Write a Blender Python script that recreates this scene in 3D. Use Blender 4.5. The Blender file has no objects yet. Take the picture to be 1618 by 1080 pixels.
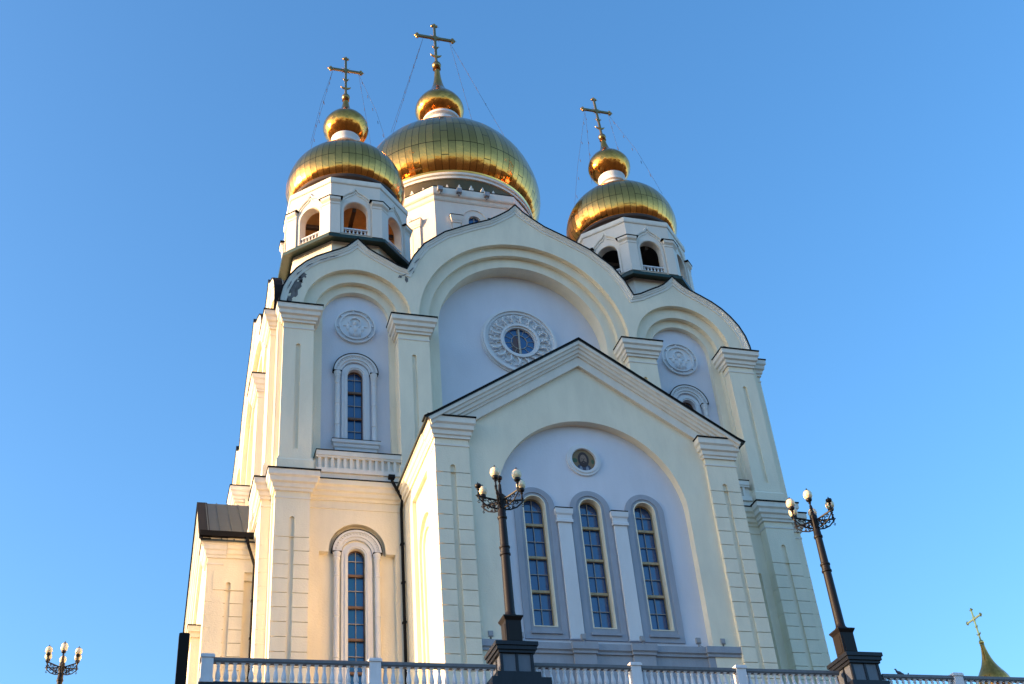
import bpy, bmesh, math, random
from mathutils import Vector, Matrix
from mathutils.geometry import tessellate_polygon
PI = math.pi; R = math.radians
random.seed(7)
S = bpy.context.scene
COL = S.collection
C = 18.13                                   # x of the cathedral's axis of symmetry
# ------------------------------------------------------------------ camera
cam = bpy.data.cameras.new('camera'); camo = bpy.data.objects.new('camera', cam); COL.objects.link(camo)
right = Vector((0.9584638, -0.27412051, -0.07877244)); down = Vector((0.09714351, 0.57342696, -0.8134769)); fwd = Vector((0.26816094, 0.77203592, 0.57623801))
m = Matrix((( right[0], -down[0], -fwd[0], 0), (right[1], -down[1], -fwd[1], 0), (right[2], -down[2], -fwd[2], 0), (0, 0, 0, 1)))
camo.matrix_world = m
cam.sensor_width = 36; cam.lens = 1901.96/1618*36; cam.clip_end = 20000; cam.clip_start = .1
S.camera = camo
# ------------------------------------------------------------------ light
SUN_EL, SUN_AZ = 8.5, 7.0                     # azimuth: degrees behind the facade plane, seen from the left
w = bpy.data.worlds.new('World'); S.world = w; w.use_nodes = True
nt = w.node_tree; bg = nt.nodes['Background']
sky = nt.nodes.new('ShaderNodeTexSky'); sky.sky_type = 'NISHITA'; sky.sun_disc = False
sky.sun_elevation = R(SUN_EL); sky.sun_rotation = R(-(90 - SUN_AZ)); sky.altitude = 0
sky.air_density = 1.0; sky.dust_density = 2.0; sky.ozone_density = 3.2
hs_ = nt.nodes.new('ShaderNodeHueSaturation'); hs_.inputs['Saturation'].default_value = 1.12
nt.links.new(sky.outputs[0], hs_.inputs['Color']); nt.links.new(hs_.outputs[0], bg.inputs[0]); bg.inputs[1].default_value = .15
sd = Vector((-math.cos(R(SUN_EL))*math.cos(R(SUN_AZ)), math.cos(R(SUN_EL))*math.sin(R(SUN_AZ)), math.sin(R(SUN_EL))))
sl = bpy.data.lights.new('sun', 'SUN'); sl.energy = 3.0; sl.angle = R(.6); sl.color = (1, .62, .31)
so = bpy.data.objects.new('sun', sl); COL.objects.link(so); so.rotation_euler = sd.to_track_quat('Z', 'Y').to_euler()
S.view_settings.view_transform = 'Standard'; S.view_settings.look = 'None'; S.view_settings.gamma = 1
S.view_settings.exposure = 1.9
# ------------------------------------------------------------------ materials
def mat(name, col, rough=.8, metal=0, spec=.5, noise=None, bump=0, bscale=8, coat=0, ior=None):
    mt = bpy.data.materials.new(name); mt.use_nodes = True; n = mt.node_tree; b = n.nodes['Principled BSDF']
    b.inputs['Base Color'].default_value = (*col, 1); b.inputs['Roughness'].default_value = rough
    b.inputs['Metallic'].default_value = metal; b.inputs['Specular IOR Level'].default_value = spec
    if ior: b.inputs['IOR'].default_value = ior
    if coat: b.inputs['Coat Weight'].default_value = coat; b.inputs['Coat Roughness'].default_value = .05
    g = n.nodes.new('ShaderNodeNewGeometry')
    if noise:
        sc, amt, dark = noise
        # large soft stains + fine grain, stretched vertically like rain marks
        mp = n.nodes.new('ShaderNodeMapping'); mp.inputs['Scale'].default_value = (1, 1, .28); n.links.new(g.outputs['Position'], mp.inputs[0])
        t = n.nodes.new('ShaderNodeTexNoise'); t.inputs['Scale'].default_value = sc; t.inputs['Detail'].default_value = 8; t.inputs['Roughness'].default_value = .62
        n.links.new(mp.outputs[0], t.inputs[0])
        r = n.nodes.new('ShaderNodeValToRGB'); r.color_ramp.elements[0].position = .36; r.color_ramp.elements[1].position = .62
        r.color_ramp.elements[0].color = (*[c*dark for c in col], 1); r.color_ramp.elements[1].color = (*col, 1)
        n.links.new(t.outputs[0], r.inputs[0])
        mx = n.nodes.new('ShaderNodeMix'); mx.data_type = 'RGBA'; mx.inputs[0].default_value = amt; mx.inputs[6].default_value = (*col, 1)
        n.links.new(r.outputs[0], mx.inputs[7])
        t2 = n.nodes.new('ShaderNodeTexNoise'); t2.inputs['Scale'].default_value = sc*.22; t2.inputs['Detail'].default_value = 3
        n.links.new(g.outputs['Position'], t2.inputs[0])
        r2 = n.nodes.new('ShaderNodeValToRGB'); r2.color_ramp.elements[0].position = .3; r2.color_ramp.elements[1].position = .7
        r2.color_ramp.elements[0].color = (.93, .94, .95, 1); r2.color_ramp.elements[1].color = (1, 1, 1, 1)
        n.links.new(t2.outputs[0], r2.inputs[0])
        m2 = n.nodes.new('ShaderNodeMix'); m2.data_type = 'RGBA'; m2.blend_type = 'MULTIPLY'; m2.inputs[0].default_value = 1
        n.links.new(mx.outputs[2], m2.inputs[6]); n.links.new(r2.outputs[0], m2.inputs[7])
        n.links.new(m2.outputs[2], b.inputs['Base Color'])
    if bump:
        t = n.nodes.new('ShaderNodeTexNoise'); t.inputs['Scale'].default_value = bscale; t.inputs['Detail'].default_value = 6
        n.links.new(g.outputs['Position'], t.inputs[0])
        bp = n.nodes.new('ShaderNodeBump'); bp.inputs['Strength'].default_value = bump; bp.inputs['Distance'].default_value = .05
        n.links.new(t.outputs[0], bp.inputs['Height']); n.links.new(bp.outputs[0], b.inputs['Normal'])
    return mt
CREAM = mat('cream_stucco', (.87, .785, .62), .85, noise=(1.6, .55, .86), bump=.25, bscale=14)
WHITE = mat('white_stucco', (.70, .715, .745), .8, noise=(1.4, .5, .88), bump=.2, bscale=12)
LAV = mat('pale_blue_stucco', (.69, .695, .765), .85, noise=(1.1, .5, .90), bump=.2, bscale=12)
TRIM = mat('white_trim', (.80, .75, .67), .75, noise=(2.5, .5, .84), bump=.15, bscale=20)
TOWERC = mat('tower_stucco', (.80, .73, .65), .82, noise=(1.4, .5, .88), bump=.2, bscale=12)
GREY = mat('grey_paint', (.33, .36, .42), .8, noise=(2.2, .7, .82), bump=.2, bscale=16)
GREY2 = mat('grey_paint_pale', (.36, .385, .45), .8, noise=(2.2, .7, .84), bump=.2, bscale=16)
ROOF = mat('dark_sheet_metal', (.028, .046, .052), .6, noise=(2, .5, .6))
ROOFG = mat('dark_green_sheet_metal', (.018, .045, .035), .4, metal=.2, noise=(3, .6, .6))
BLACK = mat('black_paint', (.008, .008, .009), .75, spec=.15)
BRONZE = mat('brown_painted_iron', (.008, .005, .005), .5, spec=.3, noise=(6, .5, .6))
IRON = mat('black_cast_iron', (.008, .007, .008), .45, spec=.3)
GRAN = mat('dark_polished_granite', (.012, .015, .024), .35, spec=.3, noise=(9, .6, .5))
GRAN2 = mat('grey_granite_panel', (.10, .115, .15), .32, noise=(9, .5, .7))
RAIL = mat('slate_grey_rail', (.145, .15, .17), .45, noise=(5, .6, .7))
BALW = mat('white_cast_stone', (.72, .73, .78), .7, noise=(6, .5, .85), bump=.2, bscale=30)
GLASS = mat('dark_window_glass', (.003, .055, .19), .06, spec=.9, ior=1.65)
WOOD = mat('brown_window_wood', (.17, .095, .055), .6, noise=(9, .6, .6))
WOODP = mat('pale_window_wood', (.50, .38, .22), .6, noise=(9, .6, .6))
MUNT = mat('pale_muntin', (.42, .38, .33), .6)
SUNLITW = mat('sunlit_timber_lining', (.62, .36, .14), .7, noise=(3, .6, .7))  # orange-brown timber with the low sun's warm light put into its colour
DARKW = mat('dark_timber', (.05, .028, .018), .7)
LAMPG = mat('cream_lamp_glass', (.82, .70, .48), .25, spec=.6)
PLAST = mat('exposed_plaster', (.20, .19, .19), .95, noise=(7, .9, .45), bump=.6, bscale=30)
DIRTY = mat('weathered_edge', (.42, .42, .42), .9, noise=(6, .9, .4), bump=.4, bscale=25)
LAMPG.node_tree.nodes['Principled BSDF'].inputs['Subsurface Weight'].default_value = .3
ICONGOLD = mat('icon_gold', (.24, .155, .07), .5, noise=(25, .6, .7)); ICONHAIR = mat('icon_hair', (.045, .022, .018), .6)
ICONSKIN = mat('icon_skin', (.26, .17, .12), .6, noise=(20, .7, .6)); ICONROBE = mat('icon_robe', (.05, .055, .09), .6); ICONLIGHT = mat('icon_mantle', (.22, .24, .30), .6)
ICONGREEN = mat('icon_letter_field', (.06, .10, .05), .6)
STAIN = mat('stained_figure', (.10, .055, .05), .4)
PIGEONM = mat('grey_feathers', (.10, .10, .13), .7)
FIXT = mat('light_fitting_grey', (.30, .31, .34), .5)
def gold_mat(name, base, seams=True, rough=.16, tilt=.05):
    mt = bpy.data.materials.new(name); mt.use_nodes = True; n = mt.node_tree; b = n.nodes['Principled BSDF']
    b.inputs['Metallic'].default_value = 1; b.inputs['Base Color'].default_value = (*base, 1); b.inputs['Roughness'].default_value = rough
    L = n.links.new
    uv = n.nodes.new('ShaderNodeUVMap'); fl = n.nodes.new('ShaderNodeVectorMath'); fl.operation = 'FLOOR'; L(uv.outputs[0], fl.inputs[0])
    wn = n.nodes.new('ShaderNodeTexWhiteNoise'); wn.noise_dimensions = '2D'; L(fl.outputs[0], wn.inputs['Vector'])
    # every sheet has its own small tilt and its own tone
    sub = n.nodes.new('ShaderNodeVectorMath'); sub.operation = 'SUBTRACT'; L(wn.outputs['Color'], sub.inputs[0]); sub.inputs[1].default_value = (.5, .5, .5)
    sc = n.nodes.new('ShaderNodeVectorMath'); sc.operation = 'SCALE'; sc.inputs['Scale'].default_value = tilt; L(sub.outputs[0], sc.inputs[0])
    g = n.nodes.new('ShaderNodeNewGeometry')
    tn = n.nodes.new('ShaderNodeTexNoise'); tn.inputs['Scale'].default_value = 1.6; tn.inputs['Detail'].default_value = 3; L(g.outputs['Position'], tn.inputs[0])
    bp = n.nodes.new('ShaderNodeBump'); bp.inputs['Strength'].default_value = .25; bp.inputs['Distance'].default_value = .12; L(tn.outputs[0], bp.inputs['Height'])
    ad = n.nodes.new('ShaderNodeVectorMath'); ad.operation = 'ADD'; L(bp.outputs[0], ad.inputs[0]); L(sc.outputs[0], ad.inputs[1])
    nm = n.nodes.new('ShaderNodeVectorMath'); nm.operation = 'NORMALIZE'; L(ad.outputs[0], nm.inputs[0]); L(nm.outputs[0], b.inputs['Normal'])
    rp = n.nodes.new('ShaderNodeValToRGB'); rp.color_ramp.elements[0].color = (*[c*.72 for c in base], 1); rp.color_ramp.elements[1].color = (*base, 1); L(wn.outputs['Value'], rp.inputs[0])
    rr = n.nodes.new('ShaderNodeMapRange'); rr.inputs[3].default_value = rough*.6; rr.inputs[4].default_value = rough*1.6; L(wn.outputs['Value'], rr.inputs[0]); L(rr.outputs[0], b.inputs['Roughness'])
    out = rp.outputs[0]
    if seams:
        fr = n.nodes.new('ShaderNodeVectorMath'); fr.operation = 'FRACTION'; L(uv.outputs[0], fr.inputs[0])
        sp = n.nodes.new('ShaderNodeSeparateXYZ'); L(fr.outputs[0], sp.inputs[0])
        def edge(sock, wd):
            a = n.nodes.new('ShaderNodeMath'); a.operation = 'SUBTRACT'; L(sock, a.inputs[0]); a.inputs[1].default_value = .5
            c = n.nodes.new('ShaderNodeMath'); c.operation = 'ABSOLUTE'; L(a.outputs[0], c.inputs[0])
            d = n.nodes.new('ShaderNodeMath'); d.operation = 'GREATER_THAN'; L(c.outputs[0], d.inputs[0]); d.inputs[1].default_value = .5 - wd
            return d.outputs[0]
        mxm = n.nodes.new('ShaderNodeMath'); mxm.operation = 'MAXIMUM'; L(edge(sp.outputs[0], .035), mxm.inputs[0]); L(edge(sp.outputs[1], .012), mxm.inputs[1])
        mx = n.nodes.new('ShaderNodeMix'); mx.data_type = 'RGBA'; L(mxm.outputs[0], mx.inputs[0]); L(out, mx.inputs[6]); mx.inputs[7].default_value = (.06, .035, .012, 1)
        out = mx.outputs[2]
    L(out, b.inputs['Base Color'])
    return mt
GOLD = gold_mat('gilded_sheets', (.92, .41, .10))
GOLDS = gold_mat('gilded_shingles', (.90, .36, .075), seams=False, rough=.13, tilt=.10)
GOLDP = mat('gilded_plain', (.85, .55, .18), .25, metal=1)
GOLDD = mat('old_gilt_metal', (.40, .25, .10), .3, metal=.9, noise=(4, .6, .5))
OLIVE = mat('olive_drum_metal', (.13, .095, .045), .5, metal=.5, noise=(2, .5, .7))
# ------------------------------------------------------------------ mesh builder
def F(u, d, z): return (C + u, d, z)                       # front facade frame: u across, d depth (absolute y), z up
def SL(u, d, z): return (C - (62.78 - d), 63 - u, z)
def SLL(u, d, z): return (C - (62.64 - d), 63 - u, z)          # same facade turned to the left side
def SR(u, d, z): return (C + (63 - d), 63 + u, z)
def I3(x, y, z): return (x, y, z)
def octf(cx, cy, k):                                       # octagon face frame: u across, d = -(distance from axis)
    a = -PI/2 + k*PI/4
    n = (math.cos(a), math.sin(a)); t = (-n[1], n[0])
    return lambda u, d, z: (cx + n[0]*(-d) + t[0]*u, cy + n[1]*(-d) + t[1]*u, z)
class MB:
    def __init__(s, xf=I3): s.v = []; s.f = []; s.uv = []; s.sm = []; s.xf = xf
    def add(s, vs, fs, smooth=False, uvs=None):
        o = len(s.v); s.v += [s.xf(*p) for p in vs]
        for i, f in enumerate(fs):
            s.f.append([o+j for j in f]); s.sm.append(smooth); s.uv.append(uvs[i] if uvs else None)
    def box(s, x0, x1, y0, y1, z0, z1):
        s.add([(x0,y0,z0),(x1,y0,z0),(x1,y1,z0),(x0,y1,z0),(x0,y0,z1),(x1,y0,z1),(x1,y1,z1),(x0,y1,z1)],
              [(0,3,2,1),(4,5,6,7),(0,1,5,4),(1,2,6,5),(2,3,7,6),(3,0,4,7)]); return s
    def plate(s, outer, holes, d0, d1, back=True):
        loops = [outer] + list(holes); allp = [p for l in loops for p in l]
        tri = tessellate_polygon([[Vector((p[0], p[1], 0)) for p in l] for l in loops])
        n = len(allp)
        vs = [(p[0], d0, p[1]) for p in allp] + [(p[0], d1, p[1]) for p in allp]
        fs = [tuple(t) for t in tri] + ([tuple(n+i for i in reversed(t)) for t in tri] if back else [])
        o = 0
        for l in loops:
            k = len(l)
            for i in range(k): j = (i+1) % k; fs.append((o+i, o+j, n+o+j, n+o+i))
            o += k
        s.add(vs, fs); return s
    def sweep(s, path, prof, plane='plan', closed=False, base=0, caps=True, smooth=False):
        # path: 2-D points; prof: (offset to the left of travel, height); plan -> (x,y)+z ; face -> (u,z) with height = toward the viewer (-d)
        n = len(path); ring = []
        for i in range(n):
            p = Vector(path[i])
            a = Vector(path[i-1]) if (i > 0 or closed) else None; b = Vector(path[(i+1) % n]) if (i < n-1 or closed) else None
            d1 = (p-a).normalized() if a is not None else None; d2 = (b-p).normalized() if b is not None else None
            if d1 is None: d1 = d2
            if d2 is None: d2 = d1
            n1 = Vector((-d1.y, d1.x)); n2 = Vector((-d2.y, d2.x)); mm = (n1+n2)
            if mm.length < 1e-6: mm = n1.copy()
            mm.normalize(); k = 1/max(.35, mm.dot(n1)); mm *= k
            row = []
            for off, h in prof:
                q = p + mm*off
                row.append((q.x, q.y, base+h) if plane == 'plan' else (q.x, base-h, q.y))
            ring.append(row)
        m_ = len(prof); vs = [q for r in ring for q in r]; fs = []
        for i in range(n if closed else n-1):
            j = (i+1) % n
            for k in range(m_): l = (k+1) % m_; fs.append((i*m_+k, j*m_+k, j*m_+l, i*m_+l))
        if caps and not closed: fs += [tuple(range(m_)), tuple((n-1)*m_+k for k in reversed(range(m_)))]
        s.add(vs, fs, smooth); return s
    def lathe(s, prof, cx=0, cy=0, z0=0, n=24, smooth=True, phase=0, caps=True):
        vs = []; fs = []
        for r, z in prof:
            for i in range(n): a = 2*PI*i/n+phase; vs.append((cx+r*math.cos(a), cy+r*math.sin(a), z0+z))
        for k in range(len(prof)-1):
            for i in range(n): j = (i+1) % n; fs.append((k*n+i, k*n+j, (k+1)*n+j, (k+1)*n+i))
        if caps: fs += [tuple(reversed(range(n))), tuple((len(prof)-1)*n+i for i in range(n))]
        s.add(vs, fs, smooth); return s
    def tube(s, pts, r, n=8, smooth=True):
        pts = [Vector(p) for p in pts]; vs = []; fs = []
        rr = r if isinstance(r, (list, tuple)) else [r]*len(pts)
        for i, p in enumerate(pts):
            d = (pts[min(i+1, len(pts)-1)] - pts[max(i-1, 0)]).normalized()
            a = d.orthogonal().normalized() if i == 0 else (pa - d*pa.dot(d)).normalized()
            pa = a; b = d.cross(a)
            for k in range(n): t = 2*PI*k/n; q = p + (a*math.cos(t) + b*math.sin(t))*rr[i]; vs.append(tuple(q))
        for i in range(len(pts)-1):
            for k in range(n): l = (k+1) % n; fs.append((i*n+k, i*n+l, (i+1)*n+l, (i+1)*n+k))
        fs += [tuple(reversed(range(n))), tuple((len(pts)-1)*n+k for k in range(n))]
        s.add(vs, fs, smooth); return s
    def ball(s, c, r, n=12, sz=1):
        prof = [(max(.001, r*math.sin(PI*i/8)), -r*sz*math.cos(PI*i/8)) for i in range(9)]
        return s.lathe(prof, c[0], c[1], c[2], n, True, caps=False)
    def ring(s, cu, cz, r0, r1, d0, d1, n=48):   # flat annulus on a facade
        o = [(cu+r1*math.cos(2*PI*i/n), cz+r1*math.sin(2*PI*i/n)) for i in range(n)]
        h = [(cu+r0*math.cos(2*PI*i/n), cz+r0*math.sin(2*PI*i/n)) for i in range(n)]
        return s.plate(o, [h], d0, d1)
LOC = {}
def build(name, mb, mt, parent=None, loc=None, sharp=True):
    me = bpy.data.meshes.new(name); off = Vector(loc) if loc else Vector((0, 0, 0))
    me.from_pydata([Vector(p)-off for p in mb.v], [], mb.f)
    if any(u for u in mb.uv):
        ul = me.uv_layers.new(name='UVMap')
        for pl, u in zip(me.polygons, mb.uv):
            if u:
                for li, q in zip(pl.loop_indices, u): ul.data[li].uv = q
    me.polygons.foreach_set('use_smooth', mb.sm)
    bm = bmesh.new(); bm.from_mesh(me); bmesh.ops.recalc_face_normals(bm, faces=bm.faces); bm.to_mesh(me); bm.free()
    me.materials.append(mt); me.update()
    if any(mb.sm):
        try: me.set_sharp_from_angle(angle=R(38))
        except Exception: pass
    o = bpy.data.objects.new(name, me); COL.objects.link(o)
    w_ = off
    if parent is not None:
        o.parent = parent; o.location = w_ - LOC[parent.name]
    else: o.location = w_
    LOC[o.name] = w_
    return o
def tag(o, label=None, cat=None, group=None, kind=None):
    if label: o['label'] = label
    if cat: o['category'] = cat
    if group: o['group'] = group
    if kind: o['kind'] = kind
    return o
def empty(name, loc, label, cat, group=None):
    o = bpy.data.objects.new(name, None); COL.objects.link(o); o.location = loc; LOC[o.name] = Vector(loc); o.empty_display_size = .5
    return tag(o, label, cat, group)
def kids(o): return [c for c in list(bpy.data.objects) if c.parent == o]
def copy_tree(o, parent=None):
    c = o.copy(); COL.objects.link(c)
    if parent is not None: c.parent = parent
    for ch in kids(o): copy_tree(ch, c)
    return c
def arch(cu, hw, z0, zs, n=28, rz=None):      # outline of an arched opening
    rz = rz or hw
    return [(cu-hw, z0), (cu+hw, z0)] + [(cu+hw*math.cos(PI*i/n), zs+rz*math.sin(PI*i/n)) for i in range(n+1)]
def rect(a, b, c, d): return [(a, c), (b, c), (b, d), (a, d)]
# ------------------------------------------------------------------ setting
def struct(name, mb, mt): return tag(build(name, mb, mt), kind='structure')
GND = mat('ground_grass_and_paths', (.10, .065, .035), .95, noise=(.08, .8, .6))
PAVE = mat('terrace_paving', (.16, .14, .12), .85, noise=(.7, .6, .8))
struct('ground', MB().box(-3000, 3000, -3000, 3000, -3, -1.6), GND)
struct('terrace', MB().box(-45, 120, 38.35, 130, -1.59, 13.4), PAVE)
# ------------------------------------------------------------------ cathedral
cat = empty('cathedral', (C, 63, 13.4), 'large cream and white orthodox cathedral with three gilded onion domes standing on the terrace', 'cathedral')
def mirror(pts, cu=0): return pts + [(2*cu-x, z) for x, z in reversed(pts[:-1])]
# body core
b = MB(); b.box(C-11.7, C+11.7, 51.3, 74.7, 13.4, 40.5); b.box(C-13.2, C+13.2, 74.7, 76.4, 13.4, 38.6)
build('body_wall', b, CREAM, cat)
SMALLK = [(-4.05,37.6),(-4.03,38.2),(-3.9,38.9),(-3.62,39.6),(-3.22,40.2),(-2.75,40.72),(-2.2,41.15),(-1.6,41.5),(-1.0,41.82),(-.6,42.08),(-.28,42.4),(0,42.72)]
BIGK = [(-6.55,41.0),(-6.15,41.95),(-5.5,42.95),(-4.3,43.98),(-2.85,44.75),(-1.65,45.3),(-.95,45.8),(-.42,46.22),(0,46.72)]
small = mirror(SMALLK)
smL = [(x-9.2, z) for x, z in small if x-9.2 <= -6.55 or True]
smL = [(x-9.2, z) for x, z in small if x <= 2.66]; smR = [(-x, z) for x, z in reversed(smL)]
OUT = smL + mirror(BIGK) + smR                # full skyline of the facade from left to right
def pilaster(fr, cu, hwc, hws, dface, dcap, z0, ztop, parent, joints=None, groove=True, sub='capital'):
    """shaft with a round-headed groove, block joints, moulded capital with a black flashing"""
    g = MB(fr); zc = ztop-.98
    zb = z0
    gt = ztop-2.35; gb = z0+1.25 if not joints else z0+.05
    gw = .115
    groo = [(cu-gw, gb), (cu+gw, gb)] + [(cu+gw*math.cos(PI*i/8), gt+gw*math.sin(PI*i/8)) for i in range(9)]
    g.box(cu-hws, cu+hws, dface+.1, dface+.9, z0, ztop-.3)
    if not joints: g.plate(rect(cu-hws, cu+hws, z0, zc+.02), [groo] if groove else [], dface, dface+.1)
    else:
        g.plate(rect(cu-hws, cu+hws, joints, zc+.02), [[(cu-gw, joints+.002), (cu+gw, joints+.002)] + groo[2:]] if gt > joints else [], dface, dface+.1)
        z = joints
        while z > z0:
            zn = max(z0, z-.665)
            for a, e in ((cu-hws, cu-gw), (cu+gw, cu+hws)):
                g.box(a, e, dface, dface+.1, zn+.0, z-.035)
            # the joint also turns the corner of the shaft
            g.box(cu-hws-.012, cu-hws, dface+.012, dface+.9, zn, z-.035); g.box(cu+hws, cu+hws+.012, dface+.012, dface+.9, zn, z-.035)
            z = zn
    o = build('pilaster', g, CREAM, parent)
    ex = hwc-hws
    # capital: stepped cyma swept round three sides
    c = MB(fr)
    path = [(cu-hws, dface+.9), (cu-hws, dface), (cu+hws, dface), (cu+hws, dface+.9)]
    prof = [(0, zc), (-ex*.22, zc), (-ex*.22, zc+.12), (-ex*.40, zc+.16), (-ex*.45, zc+.34), (-ex*.70, zc+.40), (-ex*.74, zc+.60), (-ex*.96, zc+.68), (-ex*.96, zc+.95), (0, zc+.95)]
    prof = [(-p[0], p[1]) for p in prof] if fr is None else prof
    c.sweep(path, prof, caps=True)
    c.box(cu-hws-.03, cu+hws+.03, dface-.03, dface+.8, zc-.36, zc-.28)
    build(sub, c, TRIM, o)
    k = MB(fr); k.box(cu-hwc-.02, cu+hwc+.02, dface-ex-.03, dface+.95, ztop-.03, ztop+.035)
    build('flashing', k, BLACK, o)
    return o
def window(fr, cu, z0, zs, hw, dp, parent, transoms, thin, depth=.22, wood=None):
    """glazed round-headed window: wooden frame (thing's part) with pane and muntins as sub-parts; dp = depth of the wall face"""
    f = MB(fr); f.plate(arch(cu, hw, z0, zs), [arch(cu, hw-.03, z0+.03, zs)], dp+depth-.06, dp+depth+.05)
    for t in transoms: f.box(cu-hw+.045, cu+hw-.045, dp+depth-.08, dp+depth+.04, t-.055, t+.055)
    o = build('window', f, wood or WOOD, parent)
    p = MB(fr); p.plate(arch(cu, hw-.03, z0+.02, zs, rz=hw-.03), [], dp+depth+.06, dp+depth+.09); build('pane', p, GLASS, o)
    q = MB(fr); q.box(cu-.010, cu+.010, dp+depth-.02, dp+depth+.03, z0+.05, zs+hw-.05)
    for t in thin: q.box(cu-hw+.04, cu+hw-.04, dp+depth-.021, dp+depth+.029, t-.010, t+.010)
    build('muntin', q, MUNT, o)
    return o
def colonnette(mb, cu, d, z0, z1, r):
    bands = []
    prof = [(r*1.15, 0), (r*1.15, .12), (r, .16)]
    H = z1-z0
    for t in (.22, .52, .82):
        z = H*t; prof += [(r, z-.03), (r*1.2, z-.01), (r*1.2, z+.03), (r, z+.05)]
    prof += [(r, H-.34), (r*1.25, H-.3), (r*1.25, H-.26), (r*1.05, H-.22), (r*1.5, H-.08), (r*1.5, H)]
    old = mb.xf; mb.xf = lambda x, y, z: old(cu+x, d+y, z)
    mb.lathe([(a, z0+b_) for a, b_ in prof], n=12); mb.xf = old
def aedicule(fr, cu, z0, zsill, zs, dw, parent, hood_r, dark=True):
    """window surround with two colonnettes, a dentilled hood and a sill; dw = wall face depth"""
    s = MB(fr)
    s.plate(arch(cu, .70, z0, zs), [arch(cu, .40, z0+.02, zs)], dw-.09, dw+.30)
    s.plate(arch(cu, .55, z0, zs), [arch(cu, .47, z0+.02, zs)], dw-.13, dw-.085)
    o = build('window_surround', s, WHITE, parent)
    h = MB(fr); n = 26
    def half(r0, r1, d0, d1, cz=zs+.12):
        a_ = [(cu+r1*math.cos(PI*i/n), cz+r1*math.sin(PI*i/n)) for i in range(n+1)]; c_ = [(cu+r0*math.cos(PI*i/n), cz+r0*math.sin(PI*i/n)) for i in reversed(range(n+1))]
        return a_ + c_, d0, d1
    for r0, r1, d0 in ((.70, .82, dw-.14), (.82, hood_r-.02, dw-.20), (hood_r-.10, hood_r, dw-.27)):
        p_, a0, a1 = half(r0, r1, d0, dw+.02); h.plate(p_, [], a0, a1)
    for i in range(21):                                       # dentils round the hood
        a = PI*(i+.5)/21; rr = hood_r-.155; x = cu+rr*math.cos(a); z = zs+.12+rr*math.sin(a)
        h.box(x-.028, x+.028, dw-.245, dw-.19, z-.035, z+.035)
    build('window_hood', h, WHITE, o)
    k = MB(fr); p_, _, _ = half(hood_r, hood_r+.045, 0, 0); k.plate(p_, [], dw-.29, dw+.01)
    for sx in (-1, 1): k.box(cu+sx*.92-.2, cu+sx*.92+.2, dw-.33, dw+.01, zs+.10, zs+.13)
    k.box(cu-1.2, cu+1.2, dw-.36, dw+.01, zsill, zsill+.035)
    build('flashing', k, BLACK, o)
    for sx in (-1, 1):
        c_ = MB(fr); colonnette(c_, cu+sx*.92, dw-.17, zsill+.03, zs+.10, .125); build('colonnette', c_, WHITE, o)
    t = MB(fr)
    t.sweep([(cu-1.02, dw+.02), (cu-1.02, dw-.18), (cu+1.02, dw-.18), (cu+1.02, dw+.02)],
            [(.0, zsill-.70), (-.0, zsill-.70), (-.02, zsill-.42), (-.08, zsill-.36), (-.10, zsill-.22), (-.16, zsill-.16), (-.17, zsill-.0), (0, zsill)])
    t.box(cu-1.0, cu+1.0, dw-.16, dw+.02, zsill-.72, zsill-.02)
    build('sill', t, WHITE, o)
    return o
def medallion(fr, cu, cz, d, r, parent):
    m_ = MB(fr); m_.ring(cu, cz, r*.93, r, d-.15, d+.02); m_.ring(cu, cz, .001, r*.93, d-.04, d+.02); m_.ring(cu, cz, r*.72, r*.79, d-.15, d+.02); m_.ring(cu, cz, .001, r*.72, d-.045, d+.02)
    for i in range(8):
        a = 2*PI*i/8+.1; x = cu+r*.865*math.cos(a); z = cz+r*.865*math.sin(a); m_.ring(x, z, .001, .055, d-.12, d, 8)
    o = build('relief_medallion', m_, WHITE, parent)
    g = MB(fr)
    g.ring(cu, cz+r*.20, r*.27, r*.31, d-.14, d, 28)
    old = g.xf
    def ell(x, z, a, e, dep, n=14):
        prof = [(math.sin(PI/2*i/4), math.cos(PI/2*i/4)) for i in range(5)]
        vs = []; fs = []
        for s_, c_ in prof:
            for k in range(n): t = 2*PI*k/n; vs.append((x+a*s_*math.cos(t), d-.04-1.7*dep*c_, z+e*s_*math.sin(t)))
        for i in range(4):
            for k in range(n): l = (k+1) % n; fs.append((i*n+k, i*n+l, (i+1)*n+l, (i+1)*n+k))
        g.add(vs, fs, True)
    ell(cu, cz+r*.19, r*.12, r*.16, .10); ell(cu, cz-.30*r, r*.36, r*.34, .06); ell(cu-.33*r, cz-.08*r, r*.13, r*.2, .05); ell(cu+.33*r, cz-.08*r, r*.13, r*.2, .05)
    ell(cu, cz-.18*r, r*.14, r*.26, .10); ell(cu-.5*r, cz+.02*r, r*.1, r*.05, .04); ell(cu+.5*r, cz+.02*r, r*.1, r*.05, .04)
    for x in (-.25, -.08, .1, .27): ell(cu+x*r, cz-.48*r, .03*r, .14*r, .09)
    build('relief_figure', g, WHITE, o)
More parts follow.
